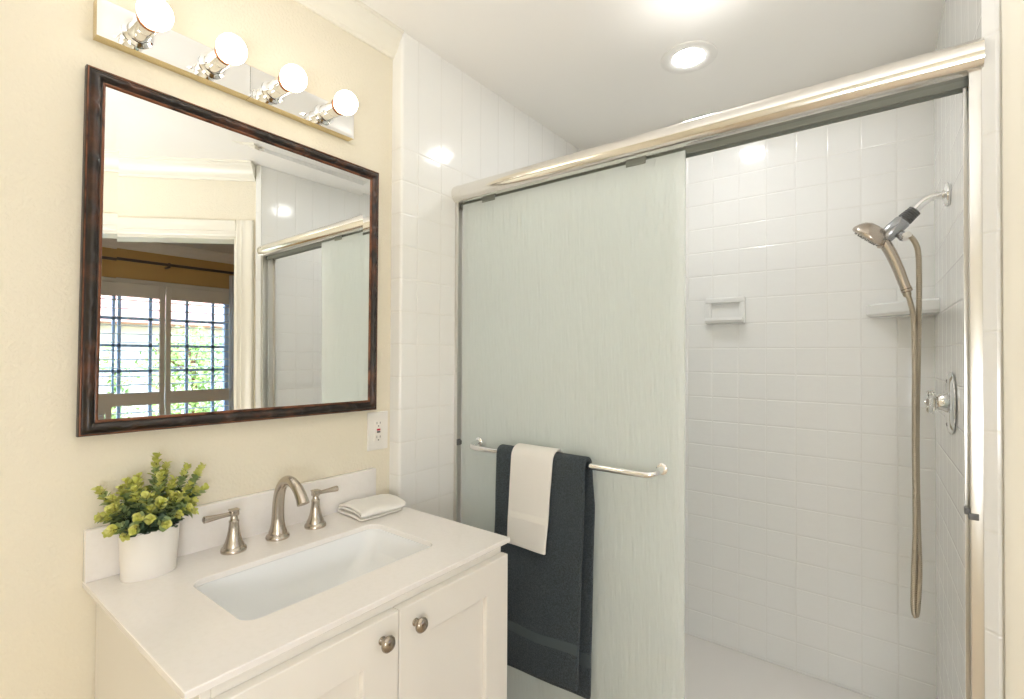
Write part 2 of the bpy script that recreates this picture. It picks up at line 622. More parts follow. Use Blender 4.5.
CW = 0.090
bm = NB()
extrude(bm, casing_prof(CW, 0.020), wp(s1, 0, 0), wp(s1, 0, HD + CW), -dirw, nrm)
extrude(bm, casing_prof(CW, 0.020), wp(s2, 0, 0), wp(s2, 0, HD + CW), dirw, nrm)
extrude(bm, casing_prof(CW, 0.020), wp(s1, 0, HD), wp(s2, 0, HD), (0, 0, 1), nrm)
extrude(bm, [(0, 0.0), (0, -0.12), (0.012, -0.12), (0.012, 0.0)], wp(s1, 0, 0), wp(s1, 0, HD), dirw, nrm)
extrude(bm, [(0, 0.0), (0, -0.12), (-0.012, -0.12), (-0.012, 0.0)], wp(s2, 0, 0), wp(s2, 0, HD), dirw, nrm)
extrude(bm, [(0, 0.0), (0, -0.12), (-0.012, -0.12), (-0.012, 0.0)], wp(s1, 0, HD), wp(s2, 0, HD), (0, 0, 1), nrm)
struct('door_1', bm, TRIM, 'white moulded casing around the bedroom doorway seen in the mirror')

# crown mouldings
CR = [(0, 0), (0, -0.078), (0.008, -0.078), (0.011, -0.068), (0.020, -0.062), (0.030, -0.045), (0.036, -0.030), (0.047, -0.022), (0.050, -0.012), (0.056, -0.010), (0.056, 0)]
bm = NB(); extrude(bm, CR, (0, -1.1, ZC), (0, PY, ZC), (1, 0, 0), (0, 0, 1))
struct('trim_2', bm, TRIM, 'white crown moulding above the vanity wall')
CRD = [(a * 1.35, b * 1.15) for a, b in CR]
bm = NB(); extrude(bm, CRD, wp(0.032, 0, ZC), wp(s3 - 0.02, 0, ZC), nrm, (0, 0, 1))
struct('trim_3', bm, TRIM, 'white crown moulding above the bedroom doorway')
bm = NB(); extrude(bm, CRD, (BX, -2.2, ZC), (BX, 3.1, ZC), (-1, 0, 0), (0, 0, 1))
struct('trim_4', bm, SHUT, 'pale crown moulding in the bedroom')
bm = NB(); box(bm, (0, -1.1, 0), (0.014, 0.28, 0.10), 0.003)
struct('baseboard_left', bm, TRIM, 'white baseboard left of the vanity')

# ------------------------------------------------------------------ shower pan
t = thing('shower_pan', 'white low shower pan on the floor of the tiled stall', 'shower pan', (0.76, 1.8, 0))
bm = NB()
box(bm, (0.052, 1.29, 0), (1.468, SB - 0.002, 0.068), 0.004)
obj('pan_floor', bm, PAN, t)
bm = NB(); box(bm, (0.052, 1.285, 0.066), (1.47, 1.40, 0.125), 0.012, 3)
obj('curb', bm, PAN, t)
bm = NB(); lathe(bm, [(0.0, 0.0), (0.05, 0.0), (0.052, 0.003), (0.0, 0.005)], (0.76, 1.75, 0.068))
obj('drain', bm, CHROME, t)

# ------------------------------------------------------------------ vanity cabinet
CY0, CY1, CFX, DFX = 0.292, 0.986, 0.533, 0.555
t = thing('vanity_cabinet', 'white shaker vanity cabinet with two doors under the quartz counter', 'cabinet', (0.27, 0.64, 0))
bm = NB()
pt = 0.016
box(bm, (0.004, CY0, 0.09), (CFX, CY0 + pt, 0.8570), 0.0012, 1)
box(bm, (0.004, CY1 - pt, 0.09), (CFX, CY1, 0.8570), 0.0012, 1)
box(bm, (0.004, CY0 + pt, 0.09), (0.016, CY1 - pt, 0.8570))
box(bm, (0.016, CY0 + pt, 0.09), (CFX - 0.02, CY1 - pt, 0.108))
box(bm, (CFX - 0.020, CY0 + pt, 0.09), (CFX, CY0 + 0.045, 0.8570)); box(bm, (CFX - 0.020, CY1 - 0.045, 0.09), (CFX, CY1 - pt, 0.8570))
box(bm, (CFX - 0.020, CY0 + 0.045, 0.80), (CFX, CY1 - 0.045, 0.8570)); box(bm, (CFX - 0.020, CY0 + 0.045, 0.09), (CFX, CY1 - 0.045, 0.13))
box(bm, (CFX - 0.020, 0.615, 0.13), (CFX, 0.662, 0.80))
box(bm, (0.004, CY0 + 0.01, 0.0), (CFX - 0.06, CY1 - 0.01, 0.09))
obj('body', bm, CAB, t)
YS = 0.6385
for (y0, y1, hinge) in ((CY0 + 0.002, YS - 0.0015, 0), (YS + 0.0015, CY1 + 0.001, 1)):
    z0, z1 = 0.11, 0.836
    sw = 0.082
    bm = NB()
    x0, x1 = CFX + 0.001, DFX
    loops = []
    for dx, i in ((0, 0), (x1 - x0 - 0.0015, 0), (x1 - x0, 0.0015), (x1 - x0, sw - 0.0012), (x1 - x0 - 0.0012, sw), (x1 - x0 - 0.011, sw + 0.0008)):
        tp = 0.006 if i > 0.05 else 0
        loops.append([bm.verts.new((x0 + dx, yy, zz)) for yy, zz in ((y0 + i, z0 + i), (y1 - i, z0 + i), (y1 - i, z1 - i + tp), (y0 + i, z1 - i + tp))])
    for A_, B_ in zip(loops[:-1], loops[1:]):
        for k in range(4):
            bm.faces.new((A_[k], A_[(k + 1) % 4], B_[(k + 1) % 4], B_[k]))
    bm.faces.new(loops[-1]); bm.faces.new(list(reversed(loops[0])))
    d = obj('door', bm, CAB, t)
    ky = 0.680 if hinge else 0.597
    bm = NB()
    lathe(bm, [(0.008, 0), (0.008, 0.002), (0.0055, 0.004), (0.005, 0.012), (0.0075, 0.015), (0.0145, 0.0165), (0.0155, 0.019),
               (0.0150, 0.0215), (0.0115, 0.0255), (0.006, 0.0275), (0, 0.028)], (DFX, ky, 0.796), (1, 0, 0), 28)
    k = obj('knob', bm, KNOBM, d)
    k['label'] = 'round brushed nickel knob'

# ------------------------------------------------------------------ countertop with an undermount opening, backsplash
TX, TY0, TY1, TZ = 0.5455, 0.2693, 1.0085, 0.87
SX0, SX1, SY0, SY1, SR = 0.180, 0.430, 0.402, 0.860, 0.030


def rrect(x0, x1, y0, y1, r, n=6):
    pts = []
    for cx, cy, a0 in ((x1 - r, y1 - r, 0), (x0 + r, y1 - r, 90), (x0 + r, y0 + r, 180), (x1 - r, y0 + r, 270)):
        for k in range(n + 1):
            a = math.radians(a0 + 90 * k / n)
            pts.append((cx + r * math.cos(a), cy + r * math.sin(a)))
    return pts


t = thing('countertop', 'white quartz countertop with a short backsplash on top of the vanity cabinet', 'countertop', (0.27, 0.64, 0.858))
bm = NB()
inn = rrect(SX0, SX1, SY0, SY1, SR)
n = len(inn)
# outer loop matched to the inner one by rays from the opening's centre
cx, cy = (SX0 + SX1) / 2, (SY0 + SY1) / 2
outer = []
quad = n // 4
corner = ((TX, TY1), (0.003, TY1), (0.003, TY0), (TX, TY0))
for i in range(n):
    q, k = divmod(i, quad)
    x, y = inn[i]
    c = corner[q]
    m_ = (quad - 1) / 2
    if k == round(m_):
        outer.append(c)
    elif (k < m_) == (q % 2 == 0):
        outer.append((c[0], y))
    else:
        outer.append((x, c[1]))


def loop(z, pts):
    return [bm.verts.new((x, y, z)) for x, y in pts]


def shrink(pts, d):
    return [(min(max(x, 0.003), TX - d), min(max(y, TY0 + d), TY1 - d)) for x, y in pts]


inset = [(x + (cx - x) * 0.0, y) for x, y in inn]
zt, zb = TZ, TZ - 0.0125
L_ = [loop(zb, inn), loop(zt - 0.0015, inn), loop(zt, rrect(SX0 - 0.0015, SX1 + 0.0015, SY0 - 0.0015, SY1 + 0.0015, SR)),
      loop(zt, shrink(outer, 0.0015)), loop(zt - 0.0015, outer), loop(zb + 0.001, outer), loop(zb, shrink(outer, 0.001))]
L_.append(L_[0])
for A, B in zip(L_[:-1], L_[1:]):
    for k in range(n):
        try:
            bm.faces.new((A[k], A[(k + 1) % n], B[(k + 1) % n], B[k]))
        except ValueError:
            pass
obj('counter_slab', bm, QUARTZ, t, smooth=False)
bm = NB(); box(bm, (0.002, 0.2695, TZ), (0.021, 0.986, 0.976), 0.002, 2)
obj('backsplash', bm, QUARTZ, t)

# sink basin
t = thing('sink', 'white rectangular undermount sink set into the quartz counter', 'sink', (cx, cy, 0.75))
bm = NB()
rings = []
for (dx0, dx1, dy0, dy1, r, z) in ((0.07, 0.07, 0.16, 0.19, 0.04, zb - 0.140), (0.030, 0.026, 0.080, 0.130, 0.060, zb - 0.133), (0.012, 0.008, 0.040, 0.075, 0.055, zb - 0.112),
                                   (-0.006, -0.006, -0.004, -0.004, 0.036, zb - 0.014), (-0.014, -0.014, -0.014, -0.014, 0.034, zb - 0.012), (-0.014, -0.014, -0.014, -0.014, 0.034, zb - 0.0002),
                                   (0.0025, 0.0025, 0.0025, 0.0025, 0.032, zb - 0.0002), (0.0035, 0.0035, 0.004, 0.004, 0.034, zb - 0.01),
                                   (0.012, 0.010, 0.022, 0.030, 0.045, zb - 0.06), (0.022, 0.018, 0.050, 0.085, 0.055, zb - 0.105),
                                   (0.040, 0.036, 0.090, 0.140, 0.060, zb - 0.125), (0.08, 0.08, 0.17, 0.20, 0.035, zb - 0.132)):
    rings.append([bm.verts.new((x, y, z)) for x, y in rrect(SX0 + dx0, SX1 - dx1, SY0 + dy0, SY1 - dy1, r)])
for A, B in zip(rings[:-1], rings[1:]):
    for k in range(n):
        f = bm.faces.new((A[k], A[(k + 1) % n], B[(k + 1) % n], B[k]))
        f.smooth = True
bm.faces.new(rings[-1]); bm.faces.new(rings[0])
obj('basin', bm, PORC, t)
bm = NB(); lathe(bm, [(0.0, 0), (0.018, 0), (0.021, 0.001), (0.022, 0.003), (0.015, 0.004), (0, 0.0045)], (cx, cy - 0.015, zb - 0.132))
obj('drain', bm, NICKEL, t)

# ------------------------------------------------------------------ faucet
FXX, FY = 0.079, 0.638
t = thing('faucet', 'brushed nickel widespread faucet with arched spout and two lever handles behind the sink', 'faucet', (FXX, FY, TZ))
bm = NB()
lathe(bm, [(0.0280, 0), (0.0286, 0.003), (0.0270, 0.008), (0.0222, 0.012), (0.0218, 0.017), (0.0190, 0.024), (0.0165, 0.036), (0.0150, 0.05)], (FXX, FY, TZ), cap1=False)
path = smooth_path([(FXX, FY, TZ + 0.048), (FXX + 0.002, FY, TZ + 0.09), (FXX + 0.012, FY, TZ + 0.125), (FXX + 0.034, FY, TZ + 0.149),
                    (FXX + 0.062, FY, TZ + 0.154), (FXX + 0.092, FY, TZ + 0.142), (FXX + 0.112, FY, TZ + 0.122), (FXX + 0.121, FY, TZ + 0.108)], 6)
m_ = len(path)
tube(bm, path, [0.0151 - 0.0036 * min(1, i / m_ * 1.8) + 0.0072 * max(0, i / m_ - 0.55) for i in range(m_)], 20)
obj('spout', bm, NICKEL, t)
for sgn, hy in ((-1, 0.5315), (1, 0.742)):
    bm = NB()
    lathe(bm, [(0.0276, 0), (0.0282, 0.003), (0.0270, 0.008), (0.0226, 0.012), (0.0221, 0.016), (0.0185, 0.024), (0.0150, 0.036), (0.0124, 0.050),
               (0.0105, 0.066), (0.0112, 0.068), (0.0112, 0.072), (0.0085, 0.075), (0.0080, 0.080), (0.0072, 0.084)], (FXX, hy, TZ), cap1=True)
    h = obj('handle', bm, NICKEL, t)
    bm = NB()
    box(bm, (FXX - 0.0085, hy - 0.0095, TZ + 0.083), (FXX + 0.0085, hy + 0.0095, TZ + 0.097), 0.004, 3)
    box(bm, (FXX - 0.0095, hy - 0.0105, TZ + 0.0955), (FXX + 0.0095, hy + 0.0105, TZ + 0.0995), 0.0018, 2)
    ys = [0.006, 0.02, 0.04, 0.058, 0.0655, 0.067]
    tube(bm, [(FXX, hy + sgn * y, TZ + 0.0895 + 0.03 * max(0, y - 0.05) * 0.2) for y in ys], [0.0055, 0.0052, 0.0062, 0.0078, 0.0080, 0.0060], 14)
    obj('lever', bm, NICKEL, h)

# ------------------------------------------------------------------ folded washcloth on the counter
t_ = Vector((0.156, 0.832, TZ))
bm = NB()
ang = math.radians(11)
A = Vector((math.sin(ang) * 0.35, math.cos(ang), 0)).normalized()          # along the fold
B = Vector((-math.cos(ang), math.sin(ang) * 0.6, 0)).normalized()          # towards the wall
prof = []
W = 0.128
for lay, z in enumerate((0.0055, 0.0160, 0.0265)):
    pts = [(W * k / 8, z) for k in range(9)]
    if lay % 2:
        pts.reverse()
    prof += pts
    if lay < 2:
        ex = W if lay % 2 == 0 else 0
        prof.append((ex + (0.006 if lay % 2 == 0 else -0.006), z + 0.005))
NL = 14
grid = []
for i in range(NL + 1):
    row = []
    for j, (a, z) in enumerate(prof):
        y = 0.140 * i / NL
        nz = noise.noise(Vector((y * 22, a * 24, z * 60)))
        sk = 0.012 * (z / 0.026) * math.sin(a * 30)
        edge = 0.0025 * math.sin(i * 1.1 + a * 40)
        zz = z * (1.0 + 0.18 * nz) + (0.0032 * nz if z > 0.01 else 0) + (0.004 * math.sin(a / W * 3.1) if z > 0.01 else 0)
        p = t_ + A * (y * (1 + 0.06 * (z / 0.02)) + edge + sk * 0.3) + B * (a + 0.002 * nz) + Vector((0, 0, zz))
        row.append(bm.verts.new(p))
    grid.append(row)
for i in range(NL):
    for j in range(len(prof) - 1):
        f = bm.faces.new((grid[i][j], grid[i + 1][j], grid[i + 1][j + 1], grid[i][j + 1]))
        f.smooth = True
o = obj('folded_washcloth', bm, WCLOTH, smooth=False)
for f in o.data.polygons:
    f.use_smooth = True
sol = o.modifiers.new('thickness', 'SOLIDIFY'); sol.thickness = 0.0075; sol.offset = 0
sb = o.modifiers.new('soft', 'SUBSURF'); sb.levels = 1; sb.render_levels = 2
tag(o, 'white washcloth folded flat on the counter corner beside the faucet', 'washcloth')

# ------------------------------------------------------------------ potted plant
PC = Vector((0.068, 0.366, TZ))
t = thing('potted_plant', 'yellow-green leafy sprigs in an oval white pot on the left end of the counter', 'plant', PC)
bm = NB()
lathe(bm, [(0.0, 0.001), (0.90, 0.0), (0.93, 0.002), (0.955, 0.03), (1.0, 0.075), (1.025, 0.098), (1.02, 0.100), (0.96, 0.099), (0.93, 0.08), (0.90, 0.075), (0, 0.074)],
      PC, (0, 0, 1), 48, ell=(0.053, 0.036))
obj('pot', bm, POTM, t)
bm = NB()
lathe(bm, [(0.0, 0.070), (0.93, 0.070), (0.93, 0.086), (0.6, 0.092), (0, 0.095)], PC, (0, 0, 1), 32, ell=(0.053, 0.036))
obj('moss', bm, SOIL, t)
TIPS = [(0.066, 0.377, 1.116), (0.062, 0.345, 1.075), (0.055, 0.283, 1.062), (0.090, 0.300, 1.030), (0.110, 0.292, 0.992), (0.060, 0.437, 1.082),
        (0.052, 0.470, 1.075), (0.066, 0.470, 1.028), (0.090, 0.440, 1.010), (0.112, 0.370, 1.030), (0.120, 0.350, 1.000), (0.118, 0.400, 0.998),
        (0.100, 0.330, 1.060), (0.090, 0.400, 1.065), (0.048, 0.400, 1.090), (0.105, 0.315, 0.975), (0.080, 0.435, 1.045), (0.048, 0.320, 1.055),
        (0.122, 0.330, 1.010), (0.112, 0.420, 1.005), (0.095, 0.375, 1.078), (0.075, 0.300, 1.045), (0.124, 0.375, 0.985), (0.115, 0.345, 1.045)]
_r = random.Random(5)
for _k in range(22):
    _a = 2 * PI * _k / 22 + _r.uniform(-0.2, 0.2)
    _q = _r.uniform(0.75, 1.15)
    TIPS.append((max(0.036, PC.x + 0.052 * _q * math.cos(_a)), PC.y + 0.078 * _q * math.sin(_a), _r.uniform(0.985, 1.040)))
for _k in range(8):
    _a = 2 * PI * _k / 8
    TIPS.append((max(0.04, PC.x + 0.025 * math.cos(_a)), PC.y + 0.040 * math.sin(_a), _r.uniform(1.035, 1.075)))


def leaf(bm, p, d, upv, L, Wd, mi):
    d = d.normalized()
    sd = d.cross(upv)
    if sd.length < 1e-4:
        sd = d.cross(Vector((1, 0, 0)))
    sd.normalize()
    nn = sd.cross(d)
    rows = []
    for tt, w in ((0.0, 0.08), (0.18, 0.55), (0.42, 0.95), (0.66, 1.0), (0.87, 0.62), (1.0, 0.10)):
        c = p + d * (L * tt) + nn * (L * 0.22 * tt * tt * -1 + L * 0.12 * tt)
        rows.append([bm.verts.new(c + sd * (w * Wd * s) + nn * (abs(s) * Wd * w * 0.32)) for s in (-0.5, 0, 0.5)])
    for a, b in zip(rows[:-1], rows[1:]):
        for k in range(2):
            f = bm.faces.new((a[k], a[k + 1], b[k + 1], b[k]))
            f.smooth = True
            f.material_index = mi


for ti, tip in enumerate(TIPS):
    tip = Vector(tip)
    rb = Vector(((tip.x - PC.x) * 0.45, (tip.y - PC.y) * 0.38, 0))
    b0 = PC + rb + Vector((0, 0, 0.090))
    mid = b0.lerp(tip, 0.5) + Vector((0, 0, 0.012 if tip.z < 1.03 else 0.004))
    path = smooth_path([b0, mid, tip], 7)
    bm = NB()
    tube(bm, path, [0.0013 - 0.0007 * i / len(path) for i in range(len(path))], 6, mi=0)
    LN = (tip - b0).length
    cnt = max(7, int(LN / 0.0072))
    for k in range(cnt + 1):
        u_ = 0.12 + 0.88 * k / cnt
        fi = u_ * (len(path) - 1)
        i0 = min(int(fi), len(path) - 2)
        p = path[i0].lerp(path[i0 + 1], fi - i0)
        tg = (path[i0 + 1] - path[i0]).normalized()
        for side in (0, 1):
            az = k * 1.57 + side * PI + random.uniform(-0.35, 0.35)
            e1 = tg.cross(Vector((0.3, 0.1, 1))).normalized()
            e2 = tg.cross(e1)
            out = e1 * math.cos(az) + e2 * math.sin(az)
            tilt = 0.45 + 0.9 * u_
            d = out + tg * tilt * random.uniform(0.7, 1.2)
            L = random.uniform(0.0150, 0.0200) * (1.0 - 0.22 * max(0, u_ - 0.7) / 0.3)
            q = u_ + random.uniform(-0.16, 0.16)
            mi = 1 if q < 0.50 else (2 if q < 0.76 else 3)
            if p.x + d.normalized().x * L < 0.024:
                d.x = abs(d.x)
            leaf(bm, p, d, tg + Vector((0, 0, 0.3)), L, L * random.uniform(0.82, 1.05), mi)
        if k == cnt:
            for side in range(3):
                az = side * 2.1
                d = tg * 1.3 + (e1 * math.cos(az) + e2 * math.sin(az)) * 0.7
                leaf(bm, p, d, tg.orthogonal(), 0.012, 0.008, 3)
    obj('sprig', bm, [STEM, LEAFD, LEAFM, LEAFY], t, smooth=False)

# ------------------------------------------------------------------ wall mirror in a carved frame
MW, MH = 0.7281, 0.7631
MC = Vector((0.0045, 0.6220, 1.5484))
t = thing('wall_mirror', 'large rectangular mirror in a dark carved wood frame on the cream wall', 'mirror', MC)
FWD = 0.033        # frame width
FT = 0.026         # frame thickness
prof = [(0.0, 0.002), (0.0, 0.015), (0.0015, 0.0185), (0.004, 0.0185), (0.0055, 0.0165), (0.0075, 0.019), (0.011, 0.0245), (0.0155, 0.0265), (0.020, 0.0245), (0.0235, 0.019),
        (0.0250, 0.0165), (0.0265, 0.0185), (0.0295, 0.0185), (0.0320, 0.0150), (0.0330, 0.0120), (0.0330, 0.002)]
bm = NB()


def rect_corner(i, a):
    sy = (-1, 1, 1, -1)[i % 4]
    sz = (-1, -1, 1, 1)[i % 4]
    return Vector((0, sy * (MW / 2 - a), sz * (MH / 2 - a)))


NS = 84
for side in range(4):
    kn = [0.10 + 0.135 * q + 0.02 * math.sin(q * 7 + side * 2) for q in range(7)]
    rows = []
    for i in range(NS + 1):
        tt = i / NS
        amp = sum(math.exp(-((tt - c) / 0.010) ** 2) - 0.6 * math.exp(-((tt - c - 0.023) / 0.010) ** 2) - 0.6 * math.exp(-((tt - c + 0.023) / 0.010) ** 2) for c in kn)
        row = []
        for a, b in prof:
            core = max(0.0, 1 - abs(a - 0.0155) / 0.012)
            p = rect_corner(side, a).lerp(rect_corner(side + 1, a), tt)
            wob = 0.0008 * noise.noise(p * 70)
            row.append(bm.verts.new((b + core * (0.0065 * amp + wob), p.y, p.z)))
        rows.append(row)
    for r0, r1 in zip(rows[:-1], rows[1:]):
        for k in range(len(prof) - 1):
            f = bm.faces.new((r0[k], r1[k], r1[k + 1], r0[k + 1]))
            f.smooth = True
            f.material_index = 1 if k in (2, 11, 12) else 0
bmesh.ops.remove_doubles(bm, verts=bm.verts[:], dist=1e-5)
obj('frame', bm, [FRAME, COPPER], t, local=True, smooth=False)
bm = NB()
BV = 0.024
gx = 0.0135
rise = BV * math.tan(math.radians(1.9))
lo = [rect_corner(i, FWD - 0.002) + Vector((gx + rise, 0, 0)) for i in range(4)]
li = [rect_corner(i, FWD + BV) + Vector((gx, 0, 0)) for i in range(4)]
vo = [bm.verts.new(p) for p in lo]
vi = [bm.verts.new(p) for p in li]
bm.faces.new(vi)
for k in range(4):
    bm.faces.new((vo[k], vo[(k + 1) % 4], vi[(k + 1) % 4], vi[k]))
back = [bm.verts.new(Vector((0.004, p.y, p.z))) for p in lo]
bm.faces.new(list(reversed(back)))
for k in range(4):
    bm.faces.new((back[k], back[(k + 1) % 4], vo[(k + 1) % 4], vo[k]))
o = obj('mirror_glass', bm, MIRROR, t, local=True, smooth=False)
o['label'] = 'silvered mirror glass with a bevelled rim'
t.rotation_euler = (math.radians(-0.53), math.radians(-0.45), 0)

# ------------------------------------------------------------------ two mirrored two-bulb light bars
def light_bar(y0, y1, ys, label):
    z0, z1 = 1.996, 2.0755
    t = thing('vanity_light', label, 'light fixture', (0.0, (y0 + y1) / 2, (z0 + z1) / 2), 'mirrored light bars over the mirror')
    bm = NB()
    b = 0.010
    X0, X1 = 0.030, 0.0292
    A = [bm.verts.new(p) for p in ((0.001, y0, z0), (0.001, y1, z0), (0.001, y1, z1), (0.001, y0, z1))]
    Bv = [bm.verts.new(p) for p in ((X0, y0, z0), (X0, y1, z0), (X0, y1, z1), (X0, y0, z1))]
    Cv = [bm.verts.new(p) for p in ((X1, y0 + b, z0 + b), (X1, y1 - b, z0 + b), (X1, y1 - b, z1 - b), (X1, y0 + b, z1 - b))]
    for k in range(4):
        k2 = (k + 1) % 4
        bm.faces.new((A[k], A[k2], Bv[k2], Bv[k])).material_index = 1
        bm.faces.new((Bv[k], Bv[k2], Cv[k2], Cv[k]))
    bm.faces.new(Cv)
    bm.faces.new(list(reversed(A)))
    obj('back_plate', bm, [MIRRORPL, EDGE_REFL], t, smooth=False)
    for y in ys:
        o = Vector((0.030, y, (z0 + z1) / 2 - 0.002))
        bm = NB()
        lathe(bm, [(0.029, 0), (0.029, 0.003), (0.0225, 0.006), (0.0205, 0.010), (0.0208, 0.044), (0.0192, 0.045), (0.0192, 0.047), (0.0218, 0.048), (0.0222, 0.074), (0.0208, 0.074), (0.0205, 0.045)], o, (1, 0, 0), 32, cap1=False)
        s = obj('socket', bm, CHROME, t)
        bm = NB()
        lathe(bm, [(0.0232, 0.071), (0.0240, 0.074), (0.0235, 0.079), (0.0215, 0.079), (0.0205, 0.062)], o, (1, 0, 0), 32, cap0=False, cap1=False)
        obj('rim', bm, BRONZE, s)
        bm = NB()
        R = 0.0315
        pr = [(0.013, 0.058), (0.0140, 0.074)]
        cxx = 0.078 + 0.028
        for k in range(1, 13):
            a = PI * (0.14 + 0.86 * k / 12)
            pr.append((max(0.0, R * math.sin(a)), cxx - R * math.cos(a)))
        lathe(bm, pr, o, (1, 0, 0), 28, cap0=True)
        bb = obj('bulb', bm, BULB, t, smooth=True)
        bb['label'] = 'lit round globe bulb'
    return t


light_bar(0.2740, 0.5795, (0.3440, 0.4910), 'mirrored two-bulb light bar on the left, above the left half of the mirror')
light_bar(0.5805, 0.8860, (0.6380, 0.7880), 'mirrored two-bulb light bar nearer the tiled shower wall')

# ------------------------------------------------------------------ wall outlet
oy0, oy1, oz0, oz1 = 0.9635, 1.0425, 1.031, 1.154
t = thing('wall_outlet', 'white outlet with red and black test buttons on the wall below the mirror corner', 'outlet', (0, (oy0 + oy1) / 2, (oz0 + oz1) / 2))
bm = NB(); box(bm, (0.0005, oy0, oz0), (0.0065, oy1, oz1), 0.003, 3)
obj('cover_plate', bm, WPL, t)
yc, zc_ = (oy0 + oy1) / 2, (oz0 + oz1) / 2
bm = NB(); box(bm, (0.004, yc - 0.0165, zc_ - 0.0335), (0.0085, yc + 0.0165, zc_ + 0.0335), 0.0012, 2)
obj('receptacle_face', bm, WPL, t)
for sz in (-1, 1):
    for dy, h in ((-0.0065, 0.008), (0.0065, 0.0065)):
        bm = NB(); box(bm, (0.0083, yc + dy - 0.0009, zc_ + sz * 0.0225 - h / 2 + 0.003), (0.0089, yc + dy + 0.0009, zc_ + sz * 0.0225 + h / 2 + 0.003))
        obj('slot', bm, DKGREY, t)
    bm = NB(); box(bm, (0.0083, yc - 0.0022, zc_ + sz * 0.0225 - 0.009), (0.0089, yc + 0.0022, zc_ + sz * 0.0225 - 0.005), 0.0003, 1)
    obj('ground_hole', bm, DKGREY, t)
bm = NB(); box(bm, (0.0083, yc - 0.0065, zc_ + 0.0008), (0.0105, yc + 0.0065, zc_ + 0.0068), 0.0006, 1)
o = obj('reset_button', bm, REDPL, t); o['label'] = 'red reset button'
bm = NB(); box(bm, (0.0083, yc - 0.0065, zc_ - 0.0062), (0.0105, yc + 0.0065, zc_ - 0.0008), 0.0006, 1)
o = obj('test_button', bm, DKGREY, t); o['label'] = 'black test button'
for sz in (-1, 1):
    bm = NB(); lathe(bm, [(0.0028, 0), (0.0028, 0.0006), (0, 0.001)], (0.0064, yc, zc_ + sz * 0.0485), (1, 0, 0), 14)
    obj('screw', bm, WPL, t)

# ------------------------------------------------------------------ shower door frame
t = thing('shower_door_frame', 'polished metal frame of the sliding shower door with a thick rounded header', 'door frame', (0.76, 1.34, 0.125))
bm = NB()
hp = [(1.395, 1.9000), (1.318, 1.9000)]
for k in range(15):
    a = -PI * 0.5 - 0.05 - (PI - 0.1) * k / 14
    hp.append((1.318 + 0.032 * math.cos(a), 1.9328 + 0.0328 * math.sin(a)))
hp += [(1.318, 1.9656), (1.395, 1.9656)]
extrude(bm, hp, (0.051, 0, 0), (1.4695, 0, 0), (0, 1, 0), (0, 0, 1), smooth=True)
o = obj('header', bm, HEADM, t)
bm = NB()
box(bm, (0.052, 1.334, 1.887), (1.468, 1.339, 1.901))
box(bm, (0.052, 1.372, 1.893), (1.468, 1.378, 1.901))
obj('header_track', bm, GREYM, t)
for x0, x1, nm in ((0.051, 0.066, 'left'), (1.4485, 1.4705, 'right')):
    bm = NB()
    xi = x0 if nm == 'left' else x1
    xo = x1 if nm == 'left' else x0
    box(bm, (x0, 1.308, 0.127), (x1, 1.316, 1.904), 0.0015, 2)
    box(bm, (min(xi, xi + (0.004 if nm == 'left' else -0.004)), 1.308, 0.127), (max(xi, xi + (0.004 if nm == 'left' else -0.004)), 1.385, 1.904))
    box(bm, (min(xo, xo + (0.005 if nm == 'left' else -0.005)), 1.340, 0.127), (max(xo, xo + (0.005 if nm == 'left' else -0.005)), 1.350, 1.904))
    box(bm, (x0, 1.376, 0.127), (x1, 1.384, 1.904), 0.0015, 2)
    obj('side_jamb', bm, JAMBM, t)
bm = NB()
box(bm, (1.440, 1.312, 1.032), (1.4545, 1.330, 1.044), 0.001, 1)
box(bm, (1.4455, 1.306, 1.024), (1.4605, 1.324, 1.037), 0.001, 1)
obj('bumper', bm, DKGREY, t)
bm = NB()
box(bm, (0.058, 1.309, 1.012), (0.078, 1.330, 1.026), 0.001, 1)
box(bm, (0.066, 1.306, 1.008), (0.074, 1.321, 1.031), 0.001, 1)
obj('bumper', bm, DKGREY, t)
bm = NB()
box(bm, (0.052, 1.312, 0.125), (1.468, 1.385, 0.131)); box(bm, (0.052, 1.34, 0.125), (1.468, 1.345, 0.150))
obj('bottom_track', bm, JAMBM, t)

# glass panels
t = thing('shower_door_panel', 'front rain-glass sliding panel carrying the towel bar', 'shower door', (0.49, 1.325, 0.15), 'rain-glass sliding panels')
bm = NB(); box(bm, (0.0760, 1.3215, 0.152), (0.890, 1.3275, 1.893), 0.0006, 1)
obj('glass', bm, RAIN, t)
BY, BZ, BR = 1.263, 1.021, 0.0092
bm = NB()
path = smooth_path([(0.166, 1.321, 1.031), (0.166, 1.300, 1.030), (0.170, 1.278, 1.026), (0.186, 1.265, 1.022), (0.220, BY, BZ)], 5)
path += [Vector((0.22 + 0.557 * k / 12, BY, BZ)) for k in range(1, 12)]
path += smooth_path([(0.777, BY, BZ), (0.812, 1.265, 1.022), (0.826, 1.278, 1.026), (0.830, 1.300, 1.030), (0.830, 1.321, 1.031)], 5)
tube(bm, path, BR, 18)
tb = obj('towel_bar', bm, CHROME, t)
for x in (0.166, 0.830):
    bm = NB(); lathe(bm, [(0.0165, 0), (0.0165, 0.006), (0.0145, 0.0085), (0.0105, 0.0095)], (x, 1.3214, 1.031), (0, -1, 0), 24)
    obj('rosette', bm, CHROME, tb)
bm = NB()
for x in (0.20, 0.75):
    box(bm, (x - 0.03, 1.3205, 1.884), (x + 0.03, 1.3285, 1.903), 0.001, 1)
obj('hanger', bm, GREYM, t)
t = thing('shower_door_panel', 'rear rain-glass sliding panel parked behind the one with the towel bar', 'shower door', (0.48, 1.36, 0.15), 'rain-glass sliding panels')
